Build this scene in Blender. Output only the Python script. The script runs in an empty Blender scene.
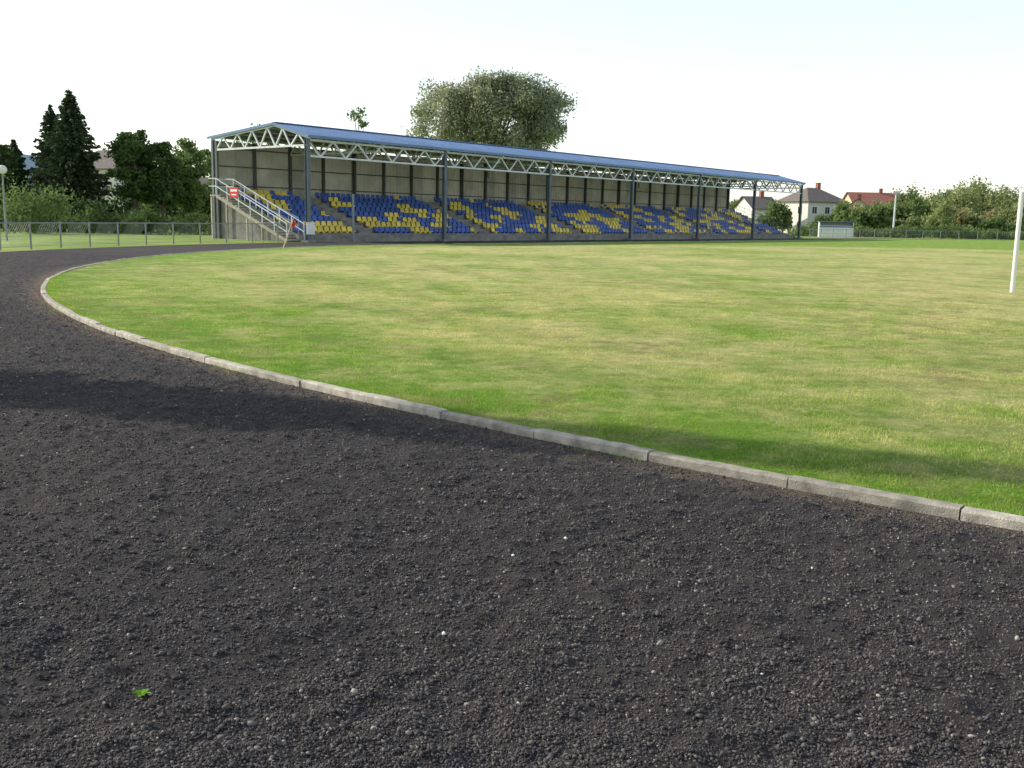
import bpy, bmesh, math, numpy as np
from mathutils import Vector, Matrix
rng=np.random.default_rng(7)
scene=bpy.context.scene
C=np.array([27.05,37.58]); R=40.55; D=np.array([.631,.7757]); N=np.array([-.7757,.631]); LS=74.0
ANG=math.atan2(D[1],D[0])

# ---------------------------------------------------------------- materials
def mat(name):
    m=bpy.data.materials.new(name); m.use_nodes=True
    nt=m.node_tree; b=nt.nodes['Principled BSDF']
    b.inputs['Roughness'].default_value=.85
    b.inputs['Specular IOR Level'].default_value=.25
    return m,nt,b
def nd(nt,t,**k):
    n=nt.nodes.new(t)
    for a,v in k.items(): setattr(n,a,v)
    return n
def ramp(nt,fac,stops):
    r=nd(nt,'ShaderNodeValToRGB'); el=r.color_ramp.elements
    while len(el)<len(stops): el.new(.5)
    for e,(p,c) in zip(el,stops): e.position=p; e.color=(*c,1)
    nt.links.new(fac,r.inputs[0]); return r.outputs[0]
def noise(nt,vec,scale,detail=4,rough=.6):
    n=nd(nt,'ShaderNodeTexNoise'); n.inputs['Scale'].default_value=scale; n.inputs['Detail'].default_value=detail
    n.inputs['Roughness'].default_value=rough
    nt.links.new(vec,n.inputs['Vector']); return n.outputs['Fac']
def mixc(nt,f,a,b,blend='MIX'):
    m=nd(nt,'ShaderNodeMix',data_type='RGBA',blend_type=blend)
    for s,v in ((m.inputs[0],f),(m.inputs[6],a),(m.inputs[7],b)):
        if isinstance(v,(int,float)): s.default_value=v
        elif isinstance(v,tuple): s.default_value=(*v,1)
        else: nt.links.new(v,s)
    return m.outputs[2]
def bump(nt,b,h,strength,dist):
    n=nd(nt,'ShaderNodeBump'); n.inputs['Strength'].default_value=strength; n.inputs['Distance'].default_value=dist
    nt.links.new(h,n.inputs['Height']); nt.links.new(n.outputs[0],b.inputs['Normal'])
def maprange(nt,v,a,b,c=0,d=1):
    n=nd(nt,'ShaderNodeMapRange'); 
    for i,x in enumerate((a,b,c,d)): n.inputs[i+1].default_value=x
    nt.links.new(v,n.inputs[0]); return n.outputs[0]
def objvec(nt): return nd(nt,'ShaderNodeTexCoord').outputs['Object']
def radial(nt,vec):
    s=nd(nt,'ShaderNodeVectorMath',operation='SUBTRACT'); s.inputs[1].default_value=(C[0],C[1],0); nt.links.new(vec,s.inputs[0])
    m=nd(nt,'ShaderNodeVectorMath',operation='MULTIPLY'); m.inputs[1].default_value=(1,1,0); nt.links.new(s.outputs[0],m.inputs[0])
    l=nd(nt,'ShaderNodeVectorMath',operation='LENGTH'); nt.links.new(m.outputs[0],l.inputs[0]); return l.outputs['Value']
def simple(name,col,rough=.7,var=.25,scale=3,metal=0,bumps=0,island=False):
    m,nt,b=mat(name); v=objvec(nt)
    f=noise(nt,v,scale,5)
    lo=tuple(c*(1-var) for c in col); hi=tuple(min(1,c*(1+var)) for c in col)
    c=ramp(nt,f,[(.3,lo),(.7,hi)])
    if island:
        g=nd(nt,'ShaderNodeNewGeometry'); c=mixc(nt,1.0,c,ramp(nt,g.outputs['Random Per Island'],[(0,(.76,.76,.76)),(1,(1.15,1.15,1.15))]),'MULTIPLY')
    nt.links.new(c,b.inputs['Base Color']); b.inputs['Roughness'].default_value=rough; b.inputs['Metallic'].default_value=metal
    if bumps: bump(nt,b,noise(nt,v,scale*12,4),bumps,.01)
    return m
def cinder(name,pebble):
    m,nt,b=mat(name); v=objvec(nt)
    if pebble:
        g=nd(nt,'ShaderNodeNewGeometry')
        c=ramp(nt,g.outputs['Random Per Island'],[(0,(.036,.034,.034)),(.5,(.082,.076,.077)),(.88,(.125,.115,.112)),(.975,(.19,.175,.16)),(1,(.42,.39,.35))])
        c=mixc(nt,1.0,c,ramp(nt,noise(nt,v,1.3,4),[(.3,(.82,.82,.84)),(.7,(1.16,1.13,1.1))]),'MULTIPLY')
        nt.links.new(c,b.inputs['Base Color']); b.inputs['Roughness'].default_value=.8
        return m
    big=noise(nt,v,.45,5); mid=noise(nt,v,9,6,.7); fine=noise(nt,v,60,4,.7)
    c=ramp(nt,mid,[(.3,(.035,.033,.034)),(.55,(.066,.061,.063)),(.75,(.1,.093,.092))])
    c=mixc(nt,1.0,c,ramp(nt,fine,[(.3,(.45,.45,.45)),(.7,(1.5,1.48,1.45))]),'MULTIPLY')
    c=mixc(nt,maprange(nt,big,.45,.75,0,.35),c,(.11,.097,.085))
    e=radial(nt,v)
    n2=nd(nt,'ShaderNodeMath',operation='ADD'); nt.links.new(e,n2.inputs[0]); nt.links.new(maprange(nt,noise(nt,v,5,5),.3,.7,-.25,.25),n2.inputs[1])
    c=mixc(nt,maprange(nt,n2.outputs[0],R+.1,R+.45,.75,0),c,(.19,.145,.1))
    nt.links.new(c,b.inputs['Base Color']); b.inputs['Roughness'].default_value=.95
    bump(nt,b,noise(nt,v,45,6,.75),1.0,.04)
    return m
M_cin=cinder('cinder_track',False); M_peb=cinder('cinder_grains',True)
def grass(name,blades=False):
    m,nt,b=mat(name); v=objvec(nt)
    r=radial(nt,v)
    big=noise(nt,v,.13,5,.6); mid=noise(nt,v,1.0,8,.8); fine=noise(nt,v,22,5,.75)
    green=(.24,.4,.055); dry=(.68,.62,.28)
    f=nd(nt,'ShaderNodeMath',operation='MULTIPLY'); nt.links.new(maprange(nt,big,.38,.62,.35,1.05),f.inputs[0]); nt.links.new(maprange(nt,r,40.8,35.5,.12,1),f.inputs[1])
    f2=nd(nt,'ShaderNodeMath',operation='ADD'); nt.links.new(f.outputs[0],f2.inputs[0]); nt.links.new(maprange(nt,mid,.34,.66,-.55,.48),f2.inputs[1])
    f2.use_clamp=True
    c=mixc(nt,f2.outputs[0],green,dry)
    w=nd(nt,'ShaderNodeMath',operation='SINE'); mu=nd(nt,'ShaderNodeMath',operation='MULTIPLY'); mu.inputs[1].default_value=3.1
    ad=nd(nt,'ShaderNodeMath',operation='ADD'); nt.links.new(r,ad.inputs[0]); nt.links.new(maprange(nt,noise(nt,v,.25,3),0,1,-2,2),ad.inputs[1])
    nt.links.new(ad.outputs[0],mu.inputs[0]); nt.links.new(mu.outputs[0],w.inputs[0])
    c=mixc(nt,1.0,c,ramp(nt,maprange(nt,w.outputs[0],-1,1),[(0,(.92,.94,.91)),(1,(1.07,1.06,1.08))]),'MULTIPLY')
    sp=noise(nt,v,1.6,8,.8); cl=noise(nt,v,.22,3,.5)
    wm=nd(nt,'ShaderNodeMath',operation='MULTIPLY'); nt.links.new(maprange(nt,sp,.5,.6,0,.85),wm.inputs[0]); nt.links.new(maprange(nt,cl,.46,.6,.1,1),wm.inputs[1])
    c=mixc(nt,wm.outputs[0],c,(.38,.3,.165))
    if blades:
        g=nd(nt,'ShaderNodeNewGeometry'); c=mixc(nt,1.0,c,ramp(nt,g.outputs['Random Per Island'],[(0,(.75,.85,.7)),(.7,(1.15,1.15,1.05)),(1,(1.4,1.35,1.4))]),'MULTIPLY')
        tr=nd(nt,'ShaderNodeBsdfTranslucent'); nt.links.new(c,tr.inputs[0]); mx=nd(nt,'ShaderNodeMixShader'); mx.inputs[0].default_value=.45
        nt.links.new(b.outputs[0],mx.inputs[1]); nt.links.new(tr.outputs[0],mx.inputs[2]); nt.links.new(mx.outputs[0],nt.nodes['Material Output'].inputs[0])
    else:
        c=mixc(nt,1.0,c,ramp(nt,fine,[(.3,(.62,.68,.55)),(.7,(1.12,1.1,1.12))]),'MULTIPLY')
        c=mixc(nt,1.0,c,ramp(nt,noise(nt,v,4,6,.75),[(.3,(.72,.78,.7)),(.7,(1.12,1.1,1.12))]),'MULTIPLY')
        bump(nt,b,noise(nt,v,30,6,.8),1.0,.06)
    nt.links.new(c,b.inputs['Base Color']); b.inputs['Roughness'].default_value=.9; b.inputs['Specular IOR Level'].default_value=.1
    return m
M_grass=grass('field_grass'); M_blade=grass('grass_blades',True)
m,nt,b=mat('verge_grass'); v=objvec(nt)
nt.links.new(ramp(nt,noise(nt,v,.2,8,.7),[(.3,(.15,.27,.04)),(.6,(.31,.4,.085)),(.8,(.44,.42,.19))]),b.inputs['Base Color']); bump(nt,b,noise(nt,v,8,6,.8),1,.1); M_verge=m
def foliage(name,dark,light,trans=.35):
    m,nt,b=mat(name); g=nd(nt,'ShaderNodeNewGeometry'); v=objvec(nt)
    c=ramp(nt,g.outputs['Random Per Island'],[(0,dark),(1,light)])
    c=mixc(nt,1.0,c,ramp(nt,noise(nt,v,.7,3),[(.3,(.6,.6,.6)),(.7,(1.35,1.35,1.25))]),'MULTIPLY')
    nt.links.new(c,b.inputs['Base Color'])
    tr=nd(nt,'ShaderNodeBsdfTranslucent'); nt.links.new(c,tr.inputs[0]); mx=nd(nt,'ShaderNodeMixShader'); mx.inputs[0].default_value=trans
    nt.links.new(b.outputs[0],mx.inputs[1]); nt.links.new(tr.outputs[0],mx.inputs[2]); nt.links.new(mx.outputs[0],nt.nodes['Material Output'].inputs[0])
    return m
F_spruce=foliage('spruce_needles',(.035,.06,.03),(.08,.12,.055),.2)
F_dark=foliage('dark_leaves',(.055,.095,.03),(.12,.185,.06),.35)
F_mid=foliage('mid_leaves',(.12,.18,.06),(.21,.29,.11),.4)
F_willow=foliage('willow_leaves',(.25,.285,.19),(.42,.45,.3),.5)
F_light=foliage('light_leaves',(.22,.28,.11),(.34,.39,.18),.45)
F_autumn=foliage('autumn_leaves',(.27,.27,.13),(.42,.38,.19),.45)
M_bark=simple('bark',(.11,.085,.06),.9,.4,6,bumps=.6)
M_conc=simple('concrete',(.22,.215,.2),.9,.35,1.5,bumps=.5)
M_kerb=simple('kerb_concrete',(.43,.4,.335),.92,.38,9,bumps=.9,island=True)
M_steel=simple('painted_steel',(.13,.16,.18),.5,.2,2)
M_truss=simple('truss_paint',(.66,.7,.72),.5,.15,2)
M_dsteel=simple('dark_steel',(.1,.11,.11),.5,.2,2)
M_roof=simple('blue_roof_sheet',(.13,.22,.4),.4,.15,.7)
M_under=simple('roof_underside',(.16,.18,.2),.6,.15,1)
M_blue=simple('blue_seat_plastic',(.06,.13,.43),.4,.15,1,island=True)
M_yel=simple('yellow_seat_plastic',(.78,.62,.11),.4,.12,1,island=True)
M_white=simple('white_paint',(.78,.78,.76),.5,.06,2)
M_red=simple('red_paint',(.6,.03,.04),.5,.1,2)
M_galv=simple('galvanised_steel',(.26,.28,.3),.5,.15,3,metal=.2)
M_glass=simple('window_glass',(.04,.05,.06),.15,.2,1)
M_plw=simple('white_render',(.7,.68,.64),.9,.1,.5)
M_ply=simple('cream_render',(.6,.52,.36),.9,.08,.5)
M_rgrey=simple('grey_tiles',(.17,.145,.135),.8,.25,3)
M_rred=simple('red_tiles',(.36,.15,.12),.8,.3,3)
M_rbrown=simple('brown_tiles',(.16,.09,.06),.8,.3,3)
M_brick=simple('brick',(.3,.13,.09),.9,.3,6)
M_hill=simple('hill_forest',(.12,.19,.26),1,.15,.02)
m,nt,b=mat('wall_sheet'); v=objvec(nt)
cc=ramp(nt,noise(nt,v,.8,5),[(.3,(.27,.275,.245)),(.7,(.4,.405,.365))])
sx=nd(nt,'ShaderNodeSeparateXYZ'); nt.links.new(v,sx.inputs[0]); dv=nd(nt,'ShaderNodeMath',operation='DIVIDE'); dv.inputs[1].default_value=1.55; nt.links.new(sx.outputs[0],dv.inputs[0])
fl=nd(nt,'ShaderNodeMath',operation='FLOOR'); nt.links.new(dv.outputs[0],fl.inputs[0]); wn=nd(nt,'ShaderNodeTexWhiteNoise',noise_dimensions='1D'); nt.links.new(fl.outputs[0],wn.inputs['W'])
cc=mixc(nt,1.0,cc,ramp(nt,wn.outputs['Value'],[(0,(.78,.79,.78)),(1,(1.15,1.15,1.12))]),'MULTIPLY')
nt.links.new(cc,b.inputs['Base Color']); M_wall=m
tr=nd(nt,'ShaderNodeBsdfTranslucent'); nt.links.new(cc,tr.inputs[0]); mx=nd(nt,'ShaderNodeMixShader'); mx.inputs[0].default_value=.08
nt.links.new(b.outputs[0],mx.inputs[1]); nt.links.new(tr.outputs[0],mx.inputs[2]); nt.links.new(mx.outputs[0],nt.nodes['Material Output'].inputs[0])

# ---------------------------------------------------------------- mesh helpers
def link(o,parent=None):
    scene.collection.objects.link(o)
    if parent is not None: o.parent=parent
    return o
def np_mesh(name,V,F,mt,parent=None,smooth=False):
    V=np.ascontiguousarray(V,dtype=np.float32); F=np.ascontiguousarray(F,dtype=np.int32); k=F.shape[1]
    me=bpy.data.meshes.new(name); me.vertices.add(len(V)); me.vertices.foreach_set('co',V.ravel())
    me.loops.add(F.size); me.loops.foreach_set('vertex_index',F.ravel())
    me.polygons.add(len(F)); me.polygons.foreach_set('loop_start',np.arange(0,F.size,k,dtype=np.int32))
    me.update(calc_edges=True); me.validate()
    if smooth: me.polygons.foreach_set('use_smooth',np.ones(len(me.polygons),dtype=bool))
    me.materials.append(mt)
    return link(bpy.data.objects.new(name,me),parent)
class MB:
    def __init__(s): s.v=[]; s.f=[]
    def add(s,vs,fs):
        o=len(s.v); s.v+= [tuple(x) for x in vs]; s.f+=[tuple(i+o for i in f) for f in fs]
    def box(s,x0,x1,y0,y1,z0,z1):
        s.add([(x0,y0,z0),(x1,y0,z0),(x1,y1,z0),(x0,y1,z0),(x0,y0,z1),(x1,y0,z1),(x1,y1,z1),(x0,y1,z1)],
              [(0,3,2,1),(4,5,6,7),(0,1,5,4),(1,2,6,5),(2,3,7,6),(3,0,4,7)])
    def beam(s,p,q,w,h=None,sides=4):
        p=Vector(p);q=Vector(q);d=(q-p).normalized(); h=h or w
        up=Vector((0,0,1)) if abs(d.z)<.95 else Vector((0,1,0))
        a=d.cross(up).normalized(); b=a.cross(d).normalized(); vs=[]
        for base in (p,q):
            for i in range(sides):
                t=2*math.pi*(i+.5)/sides; k=1/math.cos(math.pi/sides)
                vs.append(base+a*(math.cos(t)*w/2*k)+b*(math.sin(t)*h/2*k))
        fs=[tuple(range(sides))[::-1],tuple(range(sides,2*sides))]+[(i,(i+1)%sides,(i+1)%sides+sides,i+sides) for i in range(sides)]
        s.add(vs,fs)
    def cone(s,p,q,r0,r1,sides=8):
        p=Vector(p);q=Vector(q);d=(q-p).normalized()
        up=Vector((0,0,1)) if abs(d.z)<.9 else Vector((0,1,0)); a=d.cross(up).normalized(); b=a.cross(d)
        vs=[base+a*math.cos(2*math.pi*i/sides)*r+b*math.sin(2*math.pi*i/sides)*r for base,r in ((p,r0),(q,r1)) for i in range(sides)]
        s.add(vs,[(i,(i+1)%sides,(i+1)%sides+sides,i+sides) for i in range(sides)]+[tuple(range(sides,2*sides))])
    def obj(s,name,mt,parent=None):
        me=bpy.data.meshes.new(name); me.from_pydata(s.v,[],s.f); me.update(); me.materials.append(mt)
        return link(bpy.data.objects.new(name,me),parent)
def empty(name,loc=(0,0,0),rot=0):
    e=bpy.data.objects.new(name,None); e.location=loc; e.rotation_euler=(0,0,rot); e.empty_display_size=.3; return link(e)

TAB=rng.random((256,256))
def vn(x,y,wl,off=0):
    x=x/wl+off*17.3; y=y/wl+off*9.1; xi=np.floor(x).astype(int); yi=np.floor(y).astype(int); fx=x-xi; fy=y-yi
    fx=fx*fx*(3-2*fx); fy=fy*fy*(3-2*fy); a=TAB[xi%256,yi%256]; b=TAB[(xi+1)%256,yi%256]; c=TAB[xi%256,(yi+1)%256]; d=TAB[(xi+1)%256,(yi+1)%256]
    return (a*(1-fx)+b*fx)*(1-fy)+(c*(1-fx)+d*fx)*fy
def ss(a,b,x): t=np.clip((x-a)/(b-a),0,1); return t*t*(3-2*t)
TH0=math.atan2(-C[1],-C[0])
def gh(x,y):
    r=np.hypot(x-C[0],y-C[1]); th=(np.arctan2(y-C[1],x-C[0])-TH0+np.pi)%(2*np.pi)-np.pi; s=th*R
    h=.014*vn(x,y,1.1)+.018*vn(x,y,.26,1)+.024*vn(x,y,.12,2)**2+.02*vn(x,y,.05,3)**2
    k=ss(R+.06,R+.4,r)*ss(47.3,46.9,r)*ss(9,8,s)*ss(-44,-38,s)
    return .006+h*(.25+.75*k)*np.where(k>0,1,.3)

# ---------------------------------------------------------------- terrain
def stadium(r,n=96):
    pts=[]; C2=C+D*LS
    for i in range(n+1):
        t=math.pi*i/n; pts.append(C+r*(N*math.cos(t)-D*math.sin(t)))
    for i in range(n+1):
        t=math.pi*i/n; pts.append(C2+r*(-N*math.cos(t)+D*math.sin(t)))
    return np.array(pts)
g=MB(); G=3500; 
g.add([(-G,-G,0),(G,-G,0),(G,G,0),(-G,G,0)],[(0,1,2,3)]); g.obj('ground',M_verge)
def ring(r0,r1,z):
    a=stadium(r0,200); b=stadium(r1,200); n=len(a)
    V=np.vstack([np.c_[a,np.full(n,z)],np.c_[b,np.full(n,z)]]); i=np.arange(n); j=(i+1)%n
    return V,np.c_[i,j,j+n,i+n]
V,F=ring(R-.02,47.3,.004); np_mesh('running_track',V,F,M_cin)
nr=330; s=np.concatenate([np.arange(-44,-10,.06),np.arange(-10,9,.024)]); rr=np.linspace(R+.02,47.3,nr)
S,RR=np.meshgrid(s,rr,indexing='ij'); TH=TH0+S/R; X=C[0]+RR*np.cos(TH); Y=C[1]+RR*np.sin(TH); Z=gh(X,Y)
ns=len(s); idx=np.arange(ns*nr).reshape(ns,nr)
np_mesh('cinder_surface',np.c_[X.ravel(),Y.ravel(),Z.ravel()],np.c_[idx[:-1,:-1].ravel(),idx[1:,:-1].ravel(),idx[1:,1:].ravel(),idx[:-1,1:].ravel()],M_cin,smooth=True)
GZ=.045
st=stadium(R-.08,300); n=len(st); cen=(C+C+D*LS)/2
np_mesh('grass_field',np.vstack([np.c_[st,np.full(n,GZ)],[[cen[0],cen[1],GZ]]]),np.array([(i,(i+1)%n,n) for i in range(n)]),M_grass)

kb=MB()
def kerbseg(p,q,nrm):
    w=.1; h=.066+rng.normal(0,.004); c=.012
    p=np.array(p);q=np.array(q); off=rng.normal(0,.005)
    prof=[(-w,-.05),(0,-.05),(0,h-c),(-c,h),(-w+c,h),(-w,h-c)]
    vs=[]; m=9
    for j in range(m):
        b=p+(q-p)*j/(m-1); e=rng.normal(0,.0012); 
        for a,z in prof:
            xy=b+nrm*(a+off+rng.normal(0,.0012)); vs.append((xy[0],xy[1],z+e+(rng.normal(0,.0012) if z>0 else 0)))
    k=6; kb.add(vs,[tuple(range(k))[::-1],tuple(range((m-1)*k,m*k))]+[(j*k+i,j*k+(i+1)%k,(j+1)*k+(i+1)%k,(j+1)*k+i) for j in range(m-1) for i in range(k)])
cs=stadium(R,1600); seg=np.r_[0,np.cumsum(np.hypot(*np.diff(np.vstack([cs,cs[:1]]),axis=0).T))]; tot=seg[-1]; cl=np.vstack([cs,cs[:1]])
t=0
while t<tot-1:
    a=np.array([np.interp(t,seg,cl[:,0]),np.interp(t,seg,cl[:,1])]); e=t+1.0-.01; b2=np.array([np.interp(e,seg,cl[:,0]),np.interp(e,seg,cl[:,1])])
    d=(b2-a)/np.linalg.norm(b2-a); nrm=np.array([-d[1],d[0]])
    if np.dot(nrm,(a-cen))<0: nrm=-nrm
    kerbseg(a,b2,nrm); t+=1.0
kb.obj('kerb',M_kerb)

# ---------------------------------------------------------------- cinder grains
bm=bmesh.new(); bmesh.ops.create_icosphere(bm,subdivisions=1,radius=1); bm.verts.ensure_lookup_table()
IV=np.array([v.co[:] for v in bm.verts]); IF=np.array([[v.index for v in f.verts] for f in bm.faces]); bm.free()
def pebbles(name,x,y,r,mt,sink=.5):
    n=len(x); sc=rng.uniform(.5,1.4,(n,1,3))*r[:,None,None]; sc[:,:,2]*=.85
    V=IV[None]*rng.uniform(.45,1.35,(n,12,1))
    a=rng.uniform(0,2*np.pi,n); V=V*sc; ca,sa=np.cos(a)[:,None],np.sin(a)[:,None]
    vx=V[:,:,0]*ca-V[:,:,1]*sa; vy=V[:,:,0]*sa+V[:,:,1]*ca
    V=np.stack([vx+x[:,None],vy+y[:,None],V[:,:,2]+(gh(x,y)+r*(1-sink)*.6)[:,None]],2)
    F=IF[None]+(np.arange(n)*12)[:,None,None]
    return np_mesh(name,V.reshape(-1,3),F.reshape(-1,3),mt)
n=680000; rho=2.2+ (rng.random(n)**1.7)*26; an=rng.uniform(-.62,.62,n); x=rho*np.sin(an); y=rho*np.cos(an)
r=np.hypot(x-C[0],y-C[1]); keep=(r>R+.02)&(r<47.2)&(rng.random(n)<(.6+.4*ss(.35,.62,vn(x,y,.35,5))))&(rng.random(n)>ss(15,27,rho)); x=x[keep];y=y[keep]
rad=np.clip(np.exp(rng.normal(math.log(.0032),.40,len(x))),.0018,.0105)*(1+.045*np.hypot(x,y))
pebbles('cinder_gravel',x,y,rad,M_peb)
px=np.array([-.24,.02,.28,.9,-.9,1.4]);py=np.array([3.55,4.5,4.75,3.3,4.0,4.4])
pebbles('white_pebbles',px,py,np.array([.012,.009,.012,.006,.006,.007]),M_white,0)

# ---------------------------------------------------------------- grass blades
def blades(name,x,y,z,h,w,mt):
    n=len(x); a=rng.uniform(0,2*np.pi,n); l=rng.uniform(0,2*np.pi,n); lean=rng.uniform(.1,1.1,n)*h
    dx=np.cos(a)*w/2; dy=np.sin(a)*w/2; V=np.zeros((n,3,3))
    V[:,0]=np.c_[x-dx,y-dy,z]; V[:,1]=np.c_[x+dx,y+dy,z]; V[:,2]=np.c_[x+np.cos(l)*lean,y+np.sin(l)*lean,z+h]
    return np_mesh(name,V.reshape(-1,3),np.arange(n*3).reshape(n,3),mt)
n=620000; rho=4.6+(rng.random(n)**1.5)*34; an=rng.uniform(-.62,.62,n); x=rho*np.sin(an); y=rho*np.cos(an); r=np.hypot(x-C[0],y-C[1])
k=(r<R-.08)&(rng.random(n)>ss(20,38,rho))&(rng.random(n)>.8*ss(.45,.72,vn(x,y,.45,11)*.6+vn(x,y,1.7,12)*.4)); x=x[k];y=y[k];r=r[k]
m2=24000; th=TH0+rng.uniform(-26,9,m2)/R; r2=R-.1-rng.exponential(.05,m2); x=np.r_[x,C[0]+r2*np.cos(th)]; y=np.r_[y,C[1]+r2*np.sin(th)]; r=np.r_[r,r2]
dist=np.hypot(x,y); hh=rng.uniform(.010,.032,len(x))*(.5+.9*vn(x,y,.4,7))*(1-.6*ss(14,36,dist)); hh[-m2:]*=1.35
blades('field_grass_blades',x,y,np.full(len(x),GZ-.003),hh,.0035+.0006*dist,M_blade)
m3=3200; th=TH0+rng.uniform(-18,7,m3)/R; r3=R+.01+rng.exponential(.05,m3); x=C[0]+r3*np.cos(th); y=C[1]+r3*np.sin(th); k=vn(x,y,.8,9)>.66; x=x[k];y=y[k]
blades('kerb_weeds',x,y,np.full(len(x),.006),rng.uniform(.015,.045,len(x)),np.full(len(x),.005),M_blade)
M_weed=foliage('weed_leaves',(.16,.36,.03),(.25,.5,.05),.3)
def weed(name,cx,cy,n,s):
    a=rng.uniform(0,2*np.pi,n); V=[];F=[]
    for i in range(n):
        d=np.array([math.cos(a[i]),math.sin(a[i])]); q=np.array([-d[1],d[0]]); L=s*rng.uniform(.5,1); w=L*.28; z0=.035
        pts=[(0,0),(L*.5,w),(L,0),(L*.5,-w)]; zs=[0,L*.45,L*.4,L*.45]
        for (u,vv),z in zip(pts,zs): V.append((cx+d[0]*u+q[0]*vv,cy+d[1]*u+q[1]*vv,z0+z))
        F.append([4*i,4*i+1,4*i+2,4*i+3])
    np_mesh(name,np.array(V),np.array(F),M_weed)
weed('weed_plant',-1.2,3.06,22,.032); weed('weed_plant',-2.66,4.5,9,.03)

# ---------------------------------------------------------------- trees
def leaves(cen,size,asp=.6,flat=None):
    n=len(cen); u=rng.normal(size=(n,3)); 
    if flat is not None: u=flat+u*.45
    u/=np.linalg.norm(u,axis=1)[:,None]; v=np.cross(u,rng.normal(size=(n,3))); v/=np.linalg.norm(v,axis=1)[:,None]
    s=(size*rng.uniform(.6,1.3,n))[:,None]; V=np.stack([cen-u*s,cen-v*s*asp,cen+u*s,cen+v*s*asp],1)
    return V.reshape(-1,3),np.arange(n*4).reshape(n,4)
def broad(name,x,y,H,rx,lobes=None,mt=None,clumps=70,per=160,leaf=.16,trunk=.3,low=.18,spread=.42,droop=0):
    e=empty(name,(x,y,0)); mt=mt or F_mid
    lobes=lobes or [(0,0,H*.58,rx,rx,H*.42)]
    cc=[]; w=np.array([l[3]*l[4]*l[5] for l in lobes]); w=w/w.sum()
    for l,k in zip(lobes,w):
        m=max(6,int(clumps*k)); d=rng.normal(size=(m,3)); d/=np.linalg.norm(d,axis=1)[:,None]
        rr=rng.uniform(.45,1.0,m)**.6*rng.uniform(.82,1.05,m); p=d*rr[:,None]*np.array([l[3],l[4],l[5]])+np.array(l[:3]); cc.append(p)
    cc=np.vstack(cc); cc=cc[cc[:,2]>H*low*.8]; P=[]
    for c in cc:
        sd=spread*rx*.45*rng.uniform(.6,1.3); q=np.clip(rng.normal(size=(per,3)),-1.7,1.7)*np.array([sd,sd,sd*.75])
        if droop: q[:,2]-=np.abs(rng.normal(size=per))*droop
        P.append(c+q)
    P=np.vstack(P); P=P[(P[:,2]>H*low*.5)]
    V,F=leaves(P,leaf); np_mesh('crown',V,F,mt,e)
    b=MB(); b.cone((0,0,-.1),(0,0,H*.35),trunk,trunk*.7)
    for i in rng.choice(len(cc),min(len(cc),26),replace=False):
        c=cc[i]; s0=Vector((0,0,H*rng.uniform(.2,.5))); mid=(s0+Vector(c))*.5+Vector((0,0,H*.04)); b.cone(s0,mid,trunk*.4,trunk*.25,6); b.cone(mid,c,trunk*.25,trunk*.06,5)
    b.cone((0,0,H*.35),(0,0,H*.75),trunk*.7,trunk*.2); b.obj('trunk',M_bark,e)
    return e
def spruce(name,x,y,H,rb,rows=34,dens=1.,leaf=.13,mt=None):
    e=empty(name,(x,y,0)); P=[];U=[]; b=MB(); b.cone((0,0,-.1),(0,0,H*.98),.018*H,.02)
    z=H*.06
    while z<H*.995:
        t=z/H; L=rb*(1-t)**.9*(1-.3*max(0,.12-t)/.12)+.08; nb=int(7+8*(1-t)); a0=rng.uniform(0,6.28)
        for i in range(nb):
            a=a0+i*6.283/nb+rng.normal(0,.15); l=L*rng.uniform(.6,1.25); d=np.array([math.cos(a),math.sin(a),0])
            m=max(5,int(l*26*dens)); s=rng.random(m)**.7; rise=.18*(t-.35)
            p=d*(s*l)[:,None]; p[:,2]=z+rise*l*s*2-.22*l*s**1.5+.16*l*np.maximum(0,s-.75)*2
            side=np.array([-d[1],d[0],0]); ww=(1-s)*.28*l+.05
            p=p+side*(rng.normal(size=m)*ww*.7)[:,None]; p[:,2]-=np.abs(rng.normal(size=m))*.1*(1+l*.25)
            P.append(p); U.append(np.tile(d+np.array([0,0,-.3]),(m,1)))
            b.beam((0,0,z),tuple(d*l*.8+np.array([0,0,z-.1*l])),.03*max(.4,1-t))
        z+=H/rows*(1-.45*t)*rng.uniform(.8,1.2)
    P=np.vstack(P);U=np.vstack(U); V,F=leaves(P,leaf,.4,U); np_mesh('needles',V,F,mt or F_spruce,e); b.obj('trunk',M_bark,e); return e
spruce('spruce_tree',-16.9,12.95,13.4,1.4,rows=60,dens=1.9,leaf=.12)
spruce('spruce_tree',-39.2,90,12.3,4.4,dens=1.2,leaf=.2,rows=32)
spruce('spruce_tree',-42.3,93,11.2,3.6,dens=1.2,leaf=.2,rows=28)
spruce('spruce_tree',-46.8,95,8.2,2.6,leaf=.2)
broad('broadleaf_tree',-33.9,90,9.2,1.75,mt=F_dark,clumps=60,per=150,leaf=.17,low=.05)
broad('broadleaf_tree',-31.7,91,8.8,1.7,mt=F_dark,clumps=60,per=150,leaf=.17,low=.05)
broad('broadleaf_tree',-31.0,96,8.5,1.9,mt=F_mid,clumps=60,per=130,leaf=.17,low=.05)
broad('broadleaf_tree',-30.3,102,9.2,1.8,mt=F_mid,clumps=50,per=120,leaf=.17,low=.05)
broad('broadleaf_tree',-46.3,88,8.6,2.6,mt=F_dark,clumps=50,per=130,leaf=.2,low=.05)
broad('broadleaf_tree',-17.2,112,13.6,2.6,mt=F_mid,clumps=26,per=70,leaf=.2)
broad('broadleaf_tree',-29.5,118,12.8,2.6,mt=F_mid,clumps=26,per=70,leaf=.2)
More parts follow.
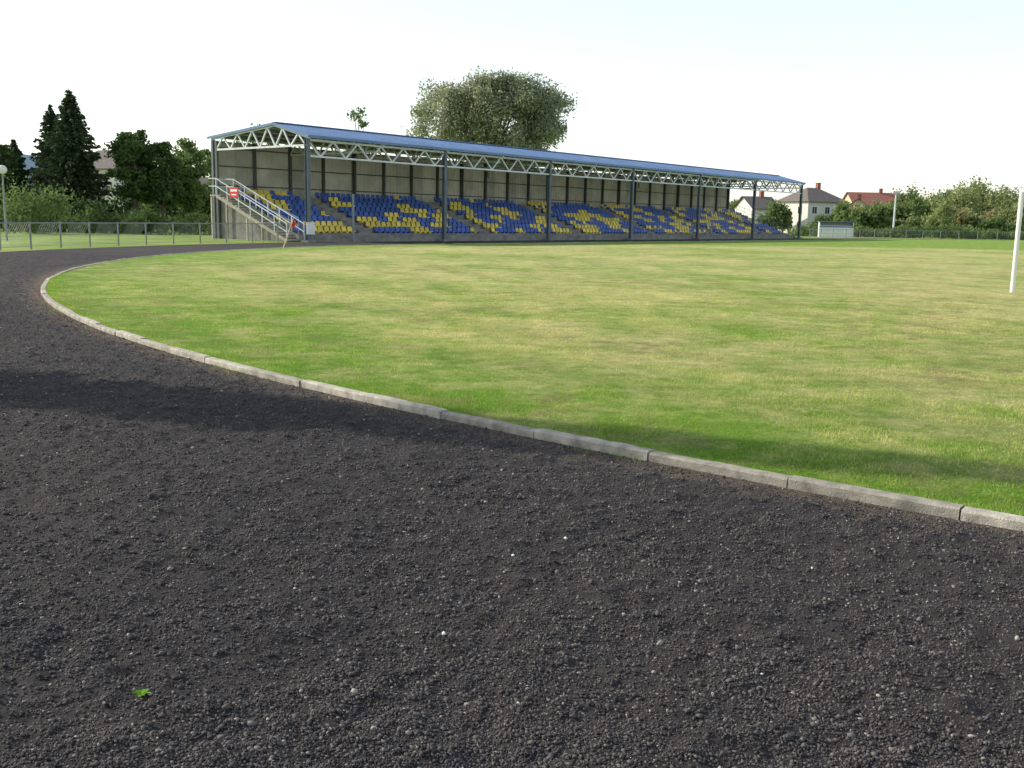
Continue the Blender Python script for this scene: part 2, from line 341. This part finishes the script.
broad('willow_tree',-3.5,150,24,12,lobes=[(-7.5,0,16.2,5.2,5,5.4),(2.2,0,15.5,9.0,8,7.6),(-.5,0,19.7,3.5,4,2.7),(3.6,0,20.1,3.5,4,3.1),(7.6,0,17.3,3.8,4,4.2)],mt=F_willow,clumps=290,per=260,leaf=.2,trunk=.7,spread=.17,droop=.6)
def shrubs(name,pts,mt,per=700,leaf=.16):
    P=[]
    for (x,y,h,r) in pts:
        m=int(per*rng.uniform(.7,1.2)); k=9; cc=rng.normal(size=(k,3))*np.array([r*.5,r*.5,h*.22])+np.array([x,y,h*.5])
        P.append(cc[rng.integers(0,k,m)]+rng.normal(size=(m,3))*np.array([r*.3,r*.3,h*.18]))
    P=np.vstack(P); P[:,2]=np.abs(P[:,2]); V,F=leaves(P,leaf); return np_mesh(name,V,F,mt)
shrubs('hedge',[(-24-i*1.3,80+rng.uniform(-2,2)+.1*i,rng.uniform(1.4,2.4),1.3) for i in range(24)],F_dark,700,.14)
shrubs('shrub_mass',[(-22-i*1.9,104+rng.uniform(-3,3),rng.uniform(2.5,4),2) for i in range(20)],F_dark,800,.22)
shrubs('shrub',[(-36.5,74,3.4,1.6),(-34.6,75,2.8,1.3)],F_mid,1800,.12)
def mass(name,specs,mt,per,leaf):
    P=[]; b=MB()
    for (x,y,H,r) in specs:
        k=16; d=rng.normal(size=(k,3)); d/=np.linalg.norm(d,axis=1)[:,None]; cc=d*np.array([r,r,H*.4])*rng.uniform(.5,1,(k,1))+np.array([x,y,H*.56])
        P.append(cc[rng.integers(0,k,per)]+rng.normal(size=(per,3))*np.array([r*.22,r*.22,H*.09])); b.cone((x,y,0),(x,y,H*.6),.2,.08,6)
    P=np.vstack(P); P[:,2]=np.maximum(P[:,2],.2+rng.random(len(P))*.5); V,F=leaves(P,leaf); e=empty(name); np_mesh('foliage',V,F,mt,e); b.obj('trunks',M_bark,e)
def px2(u,Dp): return (u-515)/1009*Dp
SP=[[],[],[],[]]
for j,(u,v) in enumerate([(888,203),(903,195),(918,197),(930,200),(943,194),(955,190),(968,186),(982,188),(995,194),(1008,191),(1020,189),(1035,192),(1050,196),(1070,191),(1090,196),(1110,194),(1130,192)]):
    Dp=rng.uniform(175,215); h=1.6+(220+.0176*(u-512)-v)/1000*Dp; SP[(1,0,1,3,0,1,0,1,0,1,0,1,0,1,0,1,0)[j]].append((px2(u,Dp),Dp,h+rng.uniform(0,.9),rng.uniform(2.9,4.0)))
for u in range(850,1140,9):
    Dp=rng.uniform(160,178); SP[rng.choice([0,1,1,1,3])].append((px2(u,Dp),Dp,rng.uniform(2.6,5.4),2.3))
for u,Dp,h,r in ((776,182,5.4,1.6),(783,184,4.6,1.5),(838,184,5.0,1.9),(846,186,5.8,2.0),(860,188,4.6,2.2),(874,186,5.6,2.2),(822,185,3.2,1.6),(765,180,3.2,1.6)):
    SP[rng.choice([0,1,1])].append((px2(u,Dp),Dp,h,r))
for u in range(700,900,14):
    Dp=rng.uniform(228,240); SP[0].append((px2(u,Dp),Dp,rng.uniform(4.5,6.5),3.2))
for u in range(700,1200,22):
    Dp=rng.uniform(300,340); SP[2].append((px2(u,Dp),Dp,rng.uniform(7,12),6))
mass('distant_trees',SP[0],F_mid,2800,.28); mass('distant_trees',SP[1],F_light,2600,.26); mass('distant_trees',SP[2],F_mid,2200,.5); mass('distant_trees',SP[3],F_autumn,2000,.26)
shrubs('hedge',[(px2(u,150),150+rng.uniform(-2,2),rng.uniform(1.1,1.9),1.4) for u in range(800,1120,8)],F_mid,420,.18)

hx=np.linspace(-1500,-250,80); V=[]
for yy,sc in ((1500,0),(1650,1),(2100,0)):
    for q in hx: V.append((q,yy,sc*(100*math.exp(-((q+900)/330)**2)+18*math.exp(-((q+480)/90)**2)+3*math.sin(q*.03)) if sc else -1))
F=[(r*80+i,r*80+i+1,(r+1)*80+i+1,(r+1)*80+i) for r in range(2) for i in range(79)]
np_mesh('hill',np.array(V),np.array(F),M_hill,smooth=True)

# ---------------------------------------------------------------- grandstand
P0=(-12.9,63.0,0); GS=empty('grandstand',P0,ANG); L=74.4; bay=12.4; nb=6
rise=.34; run=.9; y0=1.2; z0=.55
ter=MB()
for i in range(8): ter.box(0.15,L-.15,y0+i*run,y0+(i+1)*run,-.05,z0+i*rise)
ter.box(.15,L-.15,y0+8*run,9.6,-.05,z0+7*rise-.004)
ter.box(-.3,L+.3,.55,.85,-.05,.42)
ter.box(.15,L-.15,.85,1.2,-.05,.2)
for p in range(nb+1): ter.box(p*bay-.35,p*bay+.35,-.35,.35,-.05,.14)
ter.obj('terrace',M_conc,GS)
aisle=MB()
ax=[6.3+bay*i for i in range(6)]
for a in ax:
    for i in range(8):
        aisle.box(a-.6,a+.6,y0+i*run-.45,y0+i*run-.002,z0+(i-1)*rise+.003 if i else 0,z0+(i-.5)*rise)
aisle.obj('aisle_steps',M_conc,GS)
sb=MB(); sy=MB()
for i in range(8):
    x=.55; k=0; zz=z0+i*rise+.003; yy=y0+i*run+.28
    while x<L-.6:
        if all(abs(x-a)>.95 for a in ax):
            q=vn(np.array(x+40),np.array(i*1.1+3),1.5)+.45*vn(np.array(x),np.array(i*.9),.55,3)
            t=sy if (q>.84 or (i in(1,3,5) and (k//3)%4==i%4)) else sb
            t.box(x-.2,x+.2,yy-.02,yy+.38,zz+.09,zz+.14)
            t.box(x-.12,x+.12,yy+.05,yy+.3,zz,zz+.089)
            t.add([(x-.2,yy+.35,zz+.141),(x+.2,yy+.35,zz+.141),(x+.2,yy+.39,zz+.141),(x-.2,yy+.39,zz+.141),(x-.17,yy+.43,zz+.42),(x+.17,yy+.43,zz+.42),(x+.17,yy+.46,zz+.42),(x-.17,yy+.46,zz+.42)],
                  [(0,3,2,1),(4,5,6,7),(0,1,5,4),(1,2,6,5),(2,3,7,6),(3,0,4,7)])
        x+=.5; k+=1
sb.obj('blue_seats',M_blue,GS); sy.obj('yellow_seats',M_yel,GS)
xs=np.arange(0,L+.01,.1); zz=np.where((np.arange(len(xs))//2)%2==0,0,.035); V=np.vstack([np.c_[xs,9.7+zz,np.full(len(xs),.0)],np.c_[xs,9.7+zz,np.full(len(xs),6.55)]]); n=len(xs); i=np.arange(n-1)
np_mesh('back_wall',V,np.c_[i,i+1,i+1+n,i+n],M_wall,GS)
st=MB()
k=0
while k*3.1<=L+.01:
    x=k*3.1; st.box(x-.07,x+.07,9.4,9.66,0,6.55); k+=1
for z in (3.6,4.9,6.1): st.box(0,L,9.59,9.655,z-.04,z+.04)
st.obj('wall_frame',M_dsteel,GS)
po=MB()
for p in range(nb+1):
    x=p*bay
    for (a,b_,c,d) in ((-.13,.13,-.13,-.11),(-.13,.13,.11,.13)): po.box(x+a,x+b_,c,d,.14,6.35)
    po.box(x-.012,x+.012,-.11,.11,.14,6.35)
    po.box(x-.13,x+.13,9.75,9.95,0,6.6)
po.obj('columns',M_steel,GS)
ye,yr,yb=-.35,3.1,10.3; ze,zr,zb=6.5,7.4,6.78; OH=.12
xs=[]
x=-OH
while x<=L+OH: xs+= [(x,0),(x+.12,0),(x+.16,.045),(x+.26,.045)]; x+=.3
xs=np.array(xs); n=len(xs); V=np.vstack([np.c_[xs[:,0],np.full(n,yy),z+xs[:,1]] for yy,z in ((ye,ze),(yr,zr),(yb,zb))]); i=np.arange(n-1)
F=np.vstack([np.c_[i,i+1,i+1+n,i+n],np.c_[i+n,i+n+1,i+1+2*n,i+2*n]]); np_mesh('roof_sheets',V,F,M_roof,GS)
V=np.array([(-OH,ye,ze-.02),(L+OH,ye,ze-.02),(L+OH,yr,zr-.02),(-OH,yr,zr-.02),(L+OH,yb,zb-.02),(-OH,yb,zb-.02)]); np_mesh('roof_lining',V,np.array([(0,1,2,3),(3,2,4,5)]),M_under,GS)
rf=MB(); rf.box(-OH-.02,L+OH+.02,ye-.06,ye-.003,ze-.12,ze+.05); rf.beam((-OH,yr,zr+.06),(L+OH,yr,zr+.06),.3,.05)
for xx in (-OH-.04,L+OH+.04):
    rf.beam((xx,ye,ze-.03),(xx,yr,zr-.03),.04,.16); rf.beam((xx,yr,zr-.03),(xx,yb,zb-.03),.04,.16)
rf.obj('roof_trim',M_roof,GS)
def rz(y): return ze+(zr-ze)*(y-ye)/(yr-ye) if y<yr else zr+(zb-zr)*(y-yr)/(yb-yr)
tr=MB()
for p in range(nb*2+1):
    x=p*bay/2; zc=5.95; 
    tr.beam((x,.1,zc),(x,9.6,zc),.12); tr.beam((x,-.3,rz(-.3)-.14),(x,yr,zr-.14),.12); tr.beam((x,yr,zr-.14),(x,10,rz(10)-.14),.12)
    ys=[.1,1.6,3.1,4.7,6.3,7.9,9.5]
    for j in range(len(ys)-1):
        a,b_=ys[j],ys[j+1]; ym=(a+b_)/2
        tr.beam((x,a,zc),(x,ym,rz(ym)-.14),.09); tr.beam((x,ym,rz(ym)-.14),(x,b_,zc),.09)
zt,zb2=6.28,5.3; tr.beam((0,0,zt),(L,0,zt),.13); tr.beam((0,0,zb2),(L,0,zb2),.11)
nn=nb*6; dx=L/nn
for i in range(nn):
    x=i*dx; tr.beam((x,0,zt),(x+dx/2,0,zb2),.09); tr.beam((x+dx/2,0,zb2),(x+dx,0,zt),.09)
for y in (1.5,4.6,6.2,7.8): tr.beam((0,y,rz(y)-.06),(L,y,rz(y)-.06),.08)
tr.obj('roof_trusses',M_truss,GS)
sw=MB(); sr=MB(); nst=17; XA,XB=-1.25,.02
for i in range(nst):
    y=.6+i*.425; z=(i+1)*2.93/nst; sw.box(XA,XB,y,y+.46,z-.08,z); 
sw.box(XA,XB,7.83,8.6,2.83,2.925)
for x in (XA-.05,XB+.04): sw.beam((x,.5,.05),(x,7.8,2.85),.05,.2)
for x in (XA+.06,XB-.06): sw.box(x-.06,x+.06,8.4,8.52,0,2.8); sw.box(x-.05,x+.05,4.6,4.7,0,1.4)
sw.obj('end_stairs',M_kerb,GS)
for x in (XA-.05,XB+.04):
    for dz in (.55,1.05): sr.beam((x,.5,.1+dz),(x,7.8,2.93+dz),.045); sr.beam((x,7.8,2.93+dz),(x,8.6,2.93+dz),.045)
    for j in range(7): y=.5+j*7.3/6; sr.beam((x,y,.1+2.83*j/6),(x,y,1.15+2.83*j/6),.04)
for dz in (.55,1.05): sr.beam((XA-.05,8.6,2.93+dz),(XB,8.6,2.93+dz),.045)
sr.obj('stair_railing',M_truss,GS)
rl=MB()
for a in (.2,L-.2):
    for dz in (.5,.95): rl.beam((a,1.2,z0+dz),(a,8.2,z0+7*rise+dz),.045)
    for j in range(8): rl.beam((a,1.2+j,z0+j*7*rise/7),(a,1.2+j,z0+j*7*rise/7+.95),.04)
rl.beam((3.9,.2,0),(3.9,.2,3.1),.1)
rl.obj('guard_rails',M_galv,GS)
sg=MB(); sg.box(XA-.12,XA-.09,5.3,6.2,2.75,3.37); sg.obj('red_notice_board',M_red,GS)
sg=MB(); sg.box(XA-.126,XA-.122,5.4,6.1,3.11,3.25); sg.box(XA-.126,XA-.122,5.5,6.0,2.87,2.95); sg.obj('notice_stripes',M_white,GS)
sg=MB(); sg.box(-.32,.32,-.24,-.2,.5,1.25); sg.obj('white_notice_board',M_white,GS)
sg=MB()
for xx in (28,53): sg.box(xx,xx+.35,9.2,9.39,5.3,5.8)
sg.obj('loudspeakers',M_white,GS)

# ---------------------------------------------------------------- fences
def fence(name,pts,H,step=3.0):
    e=empty(name); p=MB(); w=MB(); pts=np.array(pts); sg=np.r_[0,np.cumsum(np.hypot(*np.diff(pts,axis=0).T))]; T=sg[-1]
    at=lambda t:(np.interp(t,sg,pts[:,0]),np.interp(t,sg,pts[:,1]))
    t=0
    while t<T:
        a=at(t); b=at(min(T,t+step)); p.cone((*a,0),(*a,H+.05),.045,.045,8); p.beam((*a,H),(*b,H),.05); 
        for z in (.12,H*.5): w.beam((*a,z),(*b,z),.014)
        n=int(step/.16)
        for i in range(n):
            f=i/n; q=(a[0]+(b[0]-a[0])*f,a[1]+(b[1]-a[1])*f); f2=(i+5)/n; 
            if f2<=1:
                q2=(a[0]+(b[0]-a[0])*f2,a[1]+(b[1]-a[1])*f2); w.beam((*q,.12),(*q2,H),.005,sides=3); w.beam((*q2,.12),(*q,H),.005,sides=3)
        t+=step
    p.obj('posts_and_rail',M_galv,e); w.obj('wire_mesh',M_galv,e)
def arc(r,a0,a1,c,n=60): return [c+r*(N*math.cos(t)-D*math.sin(t)) for t in np.linspace(a0,a1,n)]
fence('track_fence',arc(48.4,math.radians(6),math.radians(72),C),1.12,step=2.2)
C2=C+D*LS
fence('track_fence',[C2+48.9*(N*math.cos(t)+D*math.sin(t)) for t in np.linspace(.05,2.3,60)],1.15,step=3)

gl=MB(); ga=C-D*19.16; a=ga+N*3.32; b=ga-N*4.0
gl.cone((*a,GZ-.02),(*a,2.5),.055,.055,16); gl.cone((*b,GZ-.02),(*b,2.5),.055,.055,16); gl.beam((*a,2.5),(*b,2.5),.11,sides=12)
gl.obj('goal_frame',M_white)
cf=empty('corner_flag',(-11.0,47.6,GZ)); f=MB(); f.cone((0,0,-.05),(.52,.1,1.45),.03,.022,8); f.obj('pole',simple('pale_pole',(.7,.5,.42),.6,.1,3),cf)
f=MB(); f.add([(.5,.1,1.42),(.38,.08,1.08),(.55,.2,1.0),(.62,.16,1.25)],[(0,1,2,3)]); f.obj('flag',M_red,cf)
lp=empty('street_lamp',(-27.8,55,0)); f=MB(); f.cone((0,0,0),(0,0,3.6),.07,.04,10); f.obj('post',M_galv,lp)
bm=bmesh.new(); bmesh.ops.create_uvsphere(bm,u_segments=16,v_segments=10,radius=.24); bmesh.ops.translate(bm,verts=bm.verts,vec=(0,0,3.82)); me=bpy.data.meshes.new('globe'); bm.to_mesh(me); bm.free(); me.materials.append(M_white); link(bpy.data.objects.new('globe',me),lp)
lp=empty('floodlight_pole',(56.3,150,0)); f=MB(); f.cone((0,0,0),(0,0,6.6),.17,.1,10); f.box(-.5,.5,-.12,.12,6.45,6.8); f.obj('post',M_truss,lp)
dg=empty('team_dugout',(44.9,141,0),-.2); f=MB(); f.box(-2.3,2.3,.9,1.0,0,2.1); f.box(-2.3,-2.2,-.6,.9,0,2.1); f.box(2.2,2.3,-.6,.9,0,2.1); f.box(-2.3,2.3,-.7,-.6,0,1.6); f.obj('panels',M_white,dg)
f=MB(); f.box(-2.45,2.45,-.9,1.1,2.1,2.22); f.box(-2.32,2.32,-.72,-.702,1.35,1.55); f.obj('canopy',M_roof,dg)

# ---------------------------------------------------------------- houses
def house(name,x,y,w,d,hw,hr,rot,mw,mr,hip=0.,floors=2,chim=True):
    e=empty(name,(x,y,0),rot); f=MB(); f.box(-w/2,w/2,-d/2,d/2,0,hw)
    if hip<.05: f.add([(-w/2+.002,-d/2,hw),(-w/2+.002,d/2,hw),(-w/2+.002,0,hw+hr-.1)],[(0,1,2)]); f.add([(w/2-.002,-d/2,hw),(w/2-.002,d/2,hw),(w/2-.002,0,hw+hr-.1)],[(0,1,2)])
    f.obj('walls',mw,e); o=.5; r=MB(); hx=w/2+o; hy=d/2+o; rx=hx-hip; z=hw-.1
    r.add([(-hx,-hy,z),(hx,-hy,z),(hx,hy,z),(-hx,hy,z),(-rx,0,hw+hr),(rx,0,hw+hr)],[(0,1,5,4),(2,3,4,5),(3,0,4),(1,2,5)] if hip>.05 else [(0,1,5,4),(2,3,4,5)])
    r.add([(-hx,-hy,z-.02),(hx,-hy,z-.02),(hx,hy,z-.02),(-hx,hy,z-.02)],[(0,1,2,3)]) if hip>.05 else None
    r.box(-hx,hx,-hy-.1,-hy-.003,z-.12,z+.02); r.obj('roof',mr,e)
    g=MB(); fr=MB(); nf=max(2,int(w/3))
    for fl in range(floors):
        zz=1+fl*2.8
        if zz+1.4>hw: break
        for i in range(nf):
            xx=-w/2+w*(i+.5)/nf
            fr.box(xx-.65,xx+.65,-d/2-.05,-d/2-.003,zz-.05,zz+1.4); g.box(xx-.55,xx-.04,-d/2-.06,-d/2-.053,zz+.05,zz+1.3); g.box(xx+.04,xx+.55,-d/2-.06,-d/2-.053,zz+.05,zz+1.3)
        for s in (-1,1):
            for yy in (-d/4,d/4):
                a,b_=sorted((s*(w/2+.003),s*(w/2+.05))); fr.box(a,b_,yy-.6,yy+.6,zz-.05,zz+1.4); a,b_=sorted((s*(w/2+.053),s*(w/2+.06))); g.box(a,b_,yy-.5,yy+.5,zz+.05,zz+1.3)
    fr.obj('window_frames',M_white,e); g.obj('windows',M_glass,e)
    if chim: c=MB(); c.box(w*.12,w*.12+.7,-.3,.4,hw+hr*.4,hw+hr+.9); c.box(w*.12-.06,w*.12+.76,-.36,.46,hw+hr+.9,hw+hr+1); c.obj('chimney',M_brick,e)
house('white_house',58.5,200,9.6,9,6.2,2.7,.45,M_plw,M_rgrey,hip=4)
house('cream_house',72,212,7.5,8,4.2,3.0,1.2,M_ply,M_rbrown)
house('white_house',46.5,195,5.5,7,4.6,2.3,.3,M_plw,M_rgrey)
house('red_roof_house',90,255,13,9,6.4,3.6,.1,M_ply,M_rred)
house('brick_house',80,262,7,8,5,3.4,.9,M_brick,M_rred)
house('cream_house',98,250,9,8,5.2,2.8,.5,M_plw,M_rbrown)
house('white_house',-55.0,138,9,9,7.4,2.6,-.35,M_plw,M_rgrey,hip=3,floors=3)
house('white_house',-34.0,115,5,5,4.6,1.2,.2,M_plw,M_rgrey,chim=False,floors=1)

# ---------------------------------------------------------------- light, sky, camera
EL=math.radians(29); sd=Vector((-.949*math.cos(EL),.316*math.cos(EL),math.sin(EL)))
su=bpy.data.lights.new('sun','SUN'); su.energy=5; su.angle=math.radians(.53); su.color=(1,.92,.77)
so=link(bpy.data.objects.new('sun',su)); so.rotation_euler=sd.to_track_quat('Z','Y').to_euler()
w=bpy.data.worlds.new('World'); scene.world=w; w.use_nodes=True; nt=w.node_tree
sk=nt.nodes.new('ShaderNodeTexSky'); sk.sky_type='NISHITA'; sk.sun_disc=False; sk.sun_elevation=EL; sk.sun_rotation=math.atan2(-.949,.316)%(2*math.pi)
sk.dust_density=1.0; sk.air_density=1.0; sk.ozone_density=1.0
bg=nt.nodes['Background']; bg.inputs[1].default_value=.12
tc=nt.nodes.new('ShaderNodeTexCoord'); sp=nt.nodes.new('ShaderNodeSeparateXYZ'); nt.links.new(tc.outputs['Generated'],sp.inputs[0])
hz=ramp(nt,sp.outputs['Z'],[(0,(5.6,5.5,5.35)),(.14,(5.3,5.3,5.2)),(.26,(4.5,4.6,4.6)),(.6,(2.4,2.45,2.5)),(1,(1.7,1.8,1.9))])
ad=nt.nodes.new('ShaderNodeMix'); ad.data_type='RGBA'; ad.blend_type='ADD'; ad.inputs[0].default_value=1
nt.links.new(sk.outputs[0],ad.inputs[6]); nt.links.new(hz,ad.inputs[7]); nt.links.new(ad.outputs[2],bg.inputs[0])
cam=bpy.data.cameras.new('camera'); cam.lens=35; cam.sensor_width=36; cam.clip_end=8000; cam.clip_start=.05
co=link(bpy.data.objects.new('camera',cam)); scene.camera=co
p=math.radians(9.35); ro=math.radians(1.0)
fw=Vector((0,math.cos(p),-math.sin(p))); rt=Vector((1,0,0)); up=rt.cross(fw)
r2=rt*math.cos(ro)+up*math.sin(ro); u2=up*math.cos(ro)-rt*math.sin(ro)
Mx=Matrix((r2,u2,-fw)).transposed().to_4x4(); Mx.translation=(0,0,1.6); co.matrix_world=Mx
scene.view_settings.view_transform='Standard'; scene.view_settings.look='None'; scene.view_settings.exposure=0
